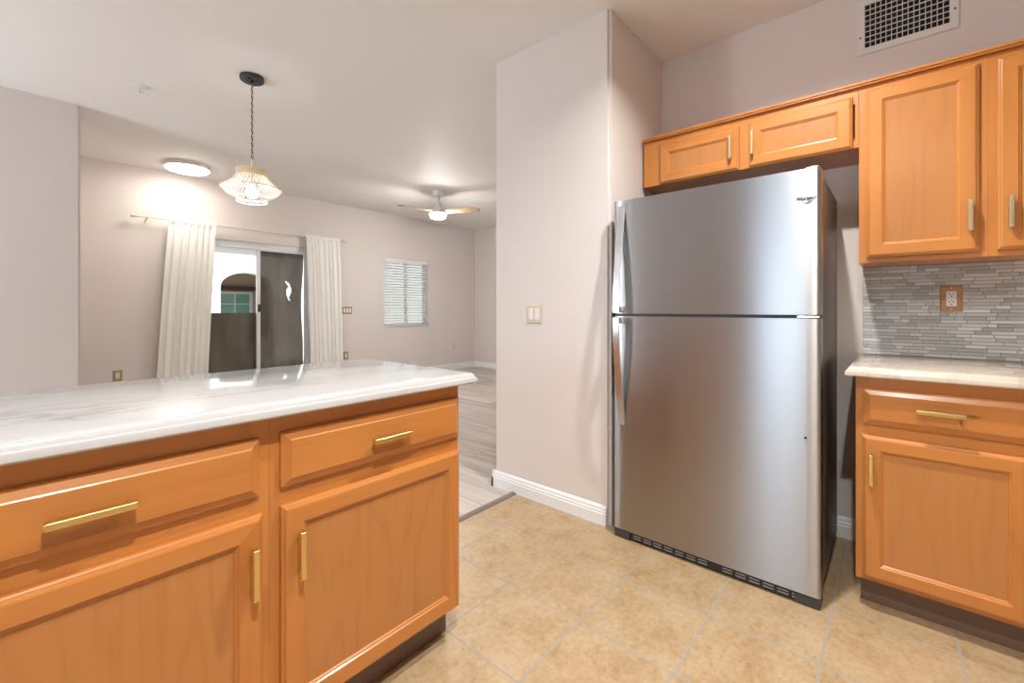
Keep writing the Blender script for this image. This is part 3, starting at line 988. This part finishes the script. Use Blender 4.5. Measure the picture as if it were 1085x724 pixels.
plate_thing('wall_outlet', 'outlet with wooden plate on the grey mosaic backsplash', 'outlet',
            (XW - 0.0095, -0.187, 1.174), -P2, 0.071, 0.114, (0,), PLATE_WOOD, WHITE, 'outlet')

# ------------------------------------------------------------------ return-air vent
vy0, vy1, vz0, vz1 = -0.214, 0.139, 2.353, 2.621
vent = thing('air_vent', 'white egg-crate return air vent high above the wall cabinets', 'vent', (XW, (vy0 + vy1) / 2, (vz0 + vz1) / 2))
VO = (XW, (vy0 + vy1) / 2, (vz0 + vz1) / 2)
MB(VO).loops((vy0, vy1, vz0, vz1), [(0, 0.0005), (0, 0.004), (0.004, 0.009), (0.028, 0.010), (0.032, 0.008), (0.032, 0.001)],
             lambda a, b, d: (XW - d, a, b), cap=False, capback=False).build('frame', VENT_W, vent)
gy0, gy1, gz0, gz1 = vy0 + 0.032, vy1 - 0.032, vz0 + 0.032, vz1 - 0.032
MB(VO).box((XW - 0.0012, gy0, gz0), (XW - 0.0006, gy1, gz1)).build('cavity', DARK, vent)
g = MB(VO)
for i in range(1, 15):
    y = gy0 + (gy1 - gy0) * i / 15
    g.box((XW - 0.0085, y - 0.0014, gz0), (XW - 0.0013, y + 0.0014, gz1))
nzr = 8
for i in range(1, nzr):
    z = gz0 + (gz1 - gz0) * i / nzr
    g.box((XW - 0.0078, gy0, z - 0.0013), (XW - 0.0013, gy1, z + 0.0013))
g.build('grille', VENT_W, vent)
for y in (vy0 + 0.015, vy1 - 0.015):
    MB(VO).cyl((XW - 0.0104, y, (vz0 + 0.085)), 0.004, 0.003, 12, axis=0).build('screw', DGREY, vent)

# ------------------------------------------------------------------ refrigerator
FX, FY0, FY1, FZ = 1.987, 0.207, 1.056, 1.661
FO = (2.33, (FY0 + FY1) / 2, 0)
fg = thing('refrigerator', 'tall stainless steel top-freezer refrigerator between the stub wall and the counter', 'refrigerator', FO)
bd = MB(FO)
bd.box((FX + 0.082, FY0 + 0.004, 0.045), (2.66, FY1 - 0.004, FZ - 0.006), 0.006)
bd.build('body', GREY_SIDE, fg, smooth=40)
def fdoor(z0, z1):
    m = MB(FO)
    # slightly crowned front: sweep of the plan outline
    pts = []
    n = 24
    pts.append((FX + 0.070, FY0)); 
    pts.append((FX + 0.012, FY0)); pts.append((FX + 0.0065, FY0 + 0.001)); pts.append((FX + 0.002, FY0 + 0.005))
    for i in range(n + 1):
        t = i / n
        y = FY0 + 0.012 + (FY1 - FY0 - 0.024) * t
        pts.append((FX - 0.006 * (1 - (2 * t - 1) ** 2) ** 0.6 * 0.35, y))
    pts += [(FX + 0.002, FY1 - 0.005), (FX + 0.0065, FY1 - 0.001), (FX + 0.012, FY1), (FX + 0.070, FY1)]
    m.extrude(pts, lambda u, v, t: (u, v, t), z0, z1)
    return m
d1 = fdoor(1.107, FZ).build('freezer_door', [STEEL], fg, smooth=30)
d2 = fdoor(0.046, 1.093).build('fridge_door', [STEEL], fg, smooth=30)
gk = MB(FO)
gk.box((FX + 0.071, FY0 + 0.012, 0.055), (FX + 0.081, FY1 - 0.012, 1.085)); gk.box((FX + 0.071, FY0 + 0.012, 1.115), (FX + 0.081, FY1 - 0.012, FZ - 0.01))
gk.build('door_gasket', DGREY, fg)
MB(FO).box((FX + 0.008, FY0 + 0.006, 1.0935), (FX + 0.07, FY1 - 0.006, 1.1065)).build('door_gap', BLACK, fg)
hg = MB(FO)
hg.box((FX + 0.003, FY0 + 0.004, 1.096), (FX + 0.02, FY0 + 0.075, 1.104), 0.002)
hg.cyl((FX + 0.02, FY0 + 0.095, 1.100), 0.006, 0.0125, 12)
hg.build('middle_hinge', CHROME, fg)
th = MB(FO)
th.box((FX + 0.015, FY0 + 0.006, FZ + 0.0005), (FX + 0.11, FY0 + 0.050, FZ + 0.009), 0.004, 3)
th.cyl((FX + 0.035, FY0 + 0.028, FZ + 0.011), 0.010, 0.006, 16, bev=0.002)
th.build('top_hinge_cover', LGREY, fg, smooth=40)
def handle(zs, flip):
    # zs: from the end flush with the door to the end standing off at the gap
    m = MB(FO)
    ya, yb = 0.994, 1.026
    N = 14
    outer, inner = [], []
    for i in range(N + 1):
        t = i / N
        z = zs[0] + (zs[1] - zs[0]) * t
        x = FX - 0.004 - 0.060 * math.sin(t * PI / 2) ** 1.15
        outer.append((x - 0.004, z)); inner.append((x + 0.006, z))
    poly = outer + inner[::-1]
    m.extrude(poly, lambda u, v, t: (u, t, v), ya, yb)
    zg0, zg1 = sorted((zs[1], zs[1] + (zs[0] - zs[1]) * 0.055))
    m.box((FX - 0.060, ya + 0.002, zg0), (FX + 0.001, yb - 0.002, zg1), 0.002)
    zt0, zt1 = sorted((zs[0], zs[0] + (zs[1] - zs[0]) * 0.06))
    m.box((FX - 0.006, ya + 0.001, zt0), (FX + 0.001, yb - 0.001, zt1), 0.001)
    return m
handle((1.634, 1.112), 1).build('handle', STEEL_H, d1, smooth=35)
handle((0.562, 1.088), 0).build('handle', STEEL_H, d2, smooth=35)
# bottom grille, feet
gr = MB(FO)
gr.box((FX + 0.010, FY0 + 0.085, 0.006), (FX + 0.055, FY1 - 0.085, 0.044), 0.002)
sl = gr
for i in range(14):
    y = FY1 - 0.12 - i * 0.0505
    if i in (7,):
        continue
    for zz in (0.018, 0.030):
        sl.box((FX + 0.0088, y - 0.019, zz - 0.0022), (FX + 0.0102, y + 0.019, zz + 0.0022), mi=1)
gr.build('base_grille', [BLACK, LGREY], fg)
for ya, yb in ((FY0 + 0.002, FY0 + 0.082), (FY1 - 0.082, FY1 - 0.002)):
    MB(FO).box((FX + 0.006, ya, 0.0), (FX + 0.09, yb, 0.040), 0.004).build('foot_cover', DGREY, fg, smooth=40)
MB(FO).box((FX + 0.010, FY0 + 0.02, 0.0402), (FX + 0.05, FY0 + 0.07, 0.0455)).build('hinge_plate', CHROME, fg)
# two feet at the back
for y in (FY0 + 0.06, FY1 - 0.06):
    MB(FO).cyl((2.58, y, 0.0225), 0.02, 0.045, 16).build('rear_roller', BLACK, fg)
MB(FO).cyl((FX - 0.0026, 0.254, 0.642), 0.005, 0.002, 16, axis=0).build('door_plug', BLACK, d2)
# brand lettering
def text_mesh(body, size, off, bold=0.0):
    cu = bpy.data.curves.new('lettering', 'FONT')
    cu.body = body; cu.size = size; cu.align_x = 'LEFT'; cu.extrude = 0.0004; cu.offset = bold
    cu.space_character = 0.95
    o = bpy.data.objects.new('lettering', cu)
    COL.objects.link(o)
    dg = bpy.context.evaluated_depsgraph_get()
    me = bpy.data.meshes.new_from_object(o.evaluated_get(dg))
    COL.objects.unlink(o); bpy.data.objects.remove(o)
    return me
me = text_mesh('Whirlpool', 0.0185, 0, 0.0004)
xs = [v.co.x for v in me.vertices]
sw = 0.0635 / (max(xs) - min(xs)); x_min = min(xs)
for v in me.vertices:
    lx, ly, lz = v.co
    # faces -x: letters run towards -y
    v.co = Vector((FX - 0.0024 - 0.0004 - lz, 0.284 - (lx - x_min) * sw, 1.5425 + ly * 1.0)) - Vector(FO)
me.materials.append(INK)
lo = bpy.data.objects.new('lettering', me); COL.objects.link(lo); lo.parent = d1
ring = MB(FO)
pts = []
for i in range(30):
    a = math.radians(150 + 330 * i / 29)
    pts.append((FX - 0.0026, 0.2480 - 0.015 * math.cos(a) * 1.0, 1.5435 + 0.0085 * math.sin(a) + 0.003 * math.cos(a)))
ring.tube(pts, [0.0003 + 0.0009 * math.sin(PI * i / 29) for i in range(30)], 6)
ring.build('swirl_mark', mat('grey_logo_ink', (0.2, 0.2, 0.21), 0.4), d1)

# ------------------------------------------------------------------ pendant lamp
PX, PY = 1.088, 3.263
PO = (PX, PY, H)
pn = thing('pendant_lamp', 'lit pendant lamp with cream corded shade hanging on a twisted cord', 'pendant lamp', PO)
MB(PO).lathe([(0, H - 0.0005), (0.072, H - 0.0005), (0.073, H - 0.022), (0.066, H - 0.029), (0.0, H - 0.030)], 40, (PX, PY, 0)).build('canopy', mat('charcoal_metal', (0.035, 0.037, 0.04), 0.5), pn, smooth=40)
for a in (0.8, 0.8 + PI):
    MB(PO).cyl((PX + 0.045 * math.cos(a), PY + 0.045 * math.sin(a), H - 0.032), 0.006, 0.005, 12).build('screw', BLACK, pn)
MB(PO).cyl((PX, PY, H - 0.036), 0.011, 0.014, 16).build('cord_grip', BLACK, pn)
cord = MB(PO)
zt, zb2 = H - 0.04, 2.135
for ph, mi in ((0, 0), (PI, 1)):
    cord.tube([(PX + 0.0035 * math.cos(ph + k * 0.55), PY + 0.0035 * math.sin(ph + k * 0.55), zt - (zt - zb2) * k / 130) for k in range(131)], 0.0038, 6, mi=mi)
cord.build('cord', [mat('cord_cream', (0.62, 0.50, 0.36), 0.8), mat('cord_brown', (0.16, 0.11, 0.08), 0.8)], pn, smooth=60)
MB(PO).tube([(PX, PY, 2.14), (PX, PY, 2.0)], 0.0065, 10).build('sleeve', MACRAME, pn, smooth=60)
MB(PO).lathe([(0, 2.005), (0.02, 2.003), (0.022, 1.965), (0.018, 1.955), (0, 1.955)], 24, (PX, PY, 0)).build('socket', WHITE, pn, smooth=40)
bulb = MB(PO).lathe([(0.0, 1.8725), (0.016, 1.875), (0.030, 1.886), (0.036, 1.903), (0.033, 1.922), (0.022, 1.942), (0.014, 1.954)], 24, (PX, PY, 0)).build('bulb', E_BULB, pn, smooth=60)
def ring_pts(r, z, n=64):
    return [(PX + r * math.cos(2 * PI * i / n), PY + r * math.sin(2 * PI * i / n), z) for i in range(n)]
R0, Z0 = 0.093, 2.063; R1, Z1 = 0.095, 2.020; R2, Z2 = 0.181, 1.937; R3, Z3 = 0.092, 1.872; Z4 = 1.850
shade = MB(PO)
shade.tube(ring_pts(R2, Z2), 0.0045, 8, closed=True); shade.tube(ring_pts(R1, Z1), 0.003, 8, closed=True)
shade.tube(ring_pts(R3, Z3), 0.0035, 8, closed=True); shade.tube(ring_pts(R3, Z4), 0.0035, 8, closed=True); shade.tube(ring_pts(R0, Z0), 0.003, 8, closed=True)
for k in range(3):
    a = 2 * PI * k / 3 + 0.4
    shade.tube([(PX + 0.018 * math.cos(a), PY + 0.018 * math.sin(a), 1.998), (PX + R1 * math.cos(a), PY + R1 * math.sin(a), Z1)], 0.0022, 6)
sho = shade.build('shade_hoops', MACRAME, pn, smooth=60)
st = MB(PO)
NS = 46
for i in range(NS):
    a = 2 * PI * i / NS
    ca, sa = math.cos(a), math.sin(a)
    P = lambda r, z: (PX + r * ca, PY + r * sa, z)
    st.tube([P(R1, Z1), P(R1 + 0.025, Z1 - 0.036), P(R2 - 0.028, Z2 + 0.022), P(R2, Z2)], 0.0036, 6)
    a2 = a + PI / NS
    ca, sa = math.cos(a2), math.sin(a2)
    st.tube([P(R2, Z2), P((R2 + R3) / 2 + 0.012, (Z2 + Z3) / 2 - 0.006), P(R3, Z3)], 0.0030, 6)
    if i % 2 == 0:
        st.tube([P(R3, Z3), P(R3, Z4)], 0.0022, 5)
st.build('shade_cords', MACRAME, pn, smooth=60)
bnd = MB(PO)
for i in range(90):
    a = 2 * PI * i / 90
    bnd.box((-0.0016, -0.0031, Z1), (0.0016, 0.0031, Z0), M=Matrix.Translation((PX, PY, 0)) @ Matrix.Rotation(a, 4, 'Z') @ Matrix.Translation((R0, 0, 0)))
bnd.build('shade_band', BAND, pn)

# ------------------------------------------------------------------ flush ceiling light
FLX, FLY = 1.30, 5.80
fo = (FLX, FLY, H)
fl = thing('ceiling_light', 'lit round flush white ceiling light near the patio door wall', 'ceiling light', fo)
MB(fo).lathe([(0, H - 0.0005), (0.20, H - 0.0005), (0.206, H - 0.012), (0.206, H - 0.035), (0.199, H - 0.042), (0.195, H - 0.042)], 56, (FLX, FLY, 0)).build('rim', WHITE, fl, smooth=40)
MB(fo).lathe([(0.1985, H - 0.0425), (0.180, H - 0.058), (0.12, H - 0.066), (0, H - 0.069)], 56, (FLX, FLY, 0)).build('diffuser', E_FLUSH, fl, smooth=60)

# ------------------------------------------------------------------ ceiling fan
CX, CY = 3.764, 4.573
co = (CX, CY, H)
fan = thing('ceiling_fan', 'white ceiling fan with pale wooden blades and lit dome below', 'ceiling fan', co)
MB(co).lathe([(0, H - 0.0005), (0.075, H - 0.0005), (0.078, H - 0.055), (0.070, H - 0.068), (0, H - 0.068)], 40, (CX, CY, 0)).build('canopy', WHITE_M, fan, smooth=40)
MB(co).cyl((CX, CY, H - 0.115), 0.014, 0.10, 16).build('downrod', WHITE_M, fan, smooth=40)
mt = MB(co).lathe([(0, 2.540), (0.030, 2.538), (0.052, 2.515), (0.060, 2.500), (0.060, 2.488), (0.052, 2.485), (0.052, 2.478), (0.066, 2.474), (0.068, 2.43), (0.085, 2.405), (0.112, 2.394), (0.113, 2.388), (0.0, 2.388)], 40, (CX, CY, 0))
mt.build('motor', WHITE_M, fan, smooth=40)
MB(co).lathe([(0.105, 2.3875), (0.106, 2.372), (0.098, 2.345), (0.075, 2.330), (0.0, 2.324)], 40, (CX, CY, 0)).build('light_dome', E_FAN, fan, smooth=60)
BLW = wood('pale_blade_wood', 0, base=(0.60, 0.44, 0.27), dark=(0.42, 0.28, 0.15), figure=5, rough=0.4)
BLD = mat('dark_blade_edge', (0.09, 0.055, 0.035), 0.5)
away = math.atan2(CY, CX)       # direction away from the camera
for k in range(3):
    a = away + 2 * PI * k / 3 + math.radians(4)
    M = Matrix.Translation((CX, CY, 2.412)) @ Matrix.Rotation(a, 4, 'Z') @ Matrix.Rotation(math.radians(-12), 4, 'X')
    out = []
    for t, hw in ((0.085, 0.030), (0.14, 0.045), (0.22, 0.058), (0.35, 0.066), (0.48, 0.066), (0.535, 0.060), (0.56, 0.045), (0.57, 0.02)):
        out.append((t, hw))
    poly = [(t, h_) for t, h_ in out] + [(t, -h_) for t, h_ in reversed(out)]
    bl = MB(co)
    bl.extrude(poly, lambda u, v, t: tuple(M @ Vector((u, v, t))), -0.003, 0.003)
    tip = MB(co)
    tp_ = [(0.571, 0.02), (0.561, 0.046), (0.536, 0.061), (0.53, 0.0655), (0.54, 0.066), (0.570, 0.048), (0.580, 0.02), (0.580, -0.02), (0.571, -0.02)]
    o = bl.build('blade', BLW, fan)
    tip.extrude(tp_, lambda u, v, t: tuple(M @ Vector((u, v, t))), -0.0035, 0.0035)
    tip.build('blade_tip', BLD, o)

# ------------------------------------------------------------------ sprinkler head
SX, SY = 0.626, 3.986
so_ = (SX, SY, H)
sp = thing('sprinkler_head', 'small chrome fire sprinkler head on the ceiling left of the pendant lamp', 'sprinkler', so_)
MB(so_).lathe([(0, H - 0.0005), (0.048, H - 0.0005), (0.046, H - 0.005), (0.02, H - 0.008), (0.0, H - 0.008)], 32, (SX, SY, 0)).build('flange', WHITE_M, sp, smooth=40)
m = MB(so_)
m.cyl((SX, SY, H - 0.014), 0.010, 0.012, 16)
for s in (-1, 1):
    m.tube([(SX + s * 0.009, SY, H - 0.018), (SX + s * 0.014, SY, H - 0.026), (SX, SY, H - 0.038)], 0.003, 6)
m.build('frame', CHROME, sp, smooth=40)
MB(so_).cyl((SX, SY, H - 0.040), 0.016, 0.003, 16).build('deflector', CHROME, sp)

# ------------------------------------------------------------------ kitchen ceiling lamps (above and behind the camera)
def kitchen_lamp(x, y, power, label):
    t = thing('ceiling_light', label, 'ceiling light', (x, y, H), group='kitchen ceiling lights')
    MB().lathe([(0, -0.0005), (0.135, -0.0005), (0.138, -0.012), (0.128, -0.022), (0.108, -0.022), (0.105, -0.010), (0, -0.010)], 40).build('rim', WHITE, t, smooth=40)
    MB().lathe([(0.104, -0.0105), (0.09, -0.014), (0, -0.015)], 40).build('diffuser', emit('lit_kitchen_diffuser', (1.0, 0.94, 0.86), 8.0), t, smooth=60)
    L = bpy.data.lights.new('kitchen_lamp', 'AREA')
    L.shape = 'DISK'; L.size = 0.065; L.spread = math.radians(142); L.energy = power; L.color = (1.0, 0.965, 0.92)
    o = bpy.data.objects.new('kitchen_lamp', L)
    COL.objects.link(o)
    o.location = (x, y, H - 0.024)
    return t
kitchen_lamp(0.15, -0.05, KITCHEN_POWER[0], 'round flush ceiling light over the middle of the kitchen')
kitchen_lamp(1.60, 0.33, KITCHEN_POWER[1], 'round flush ceiling light in front of the fridge')
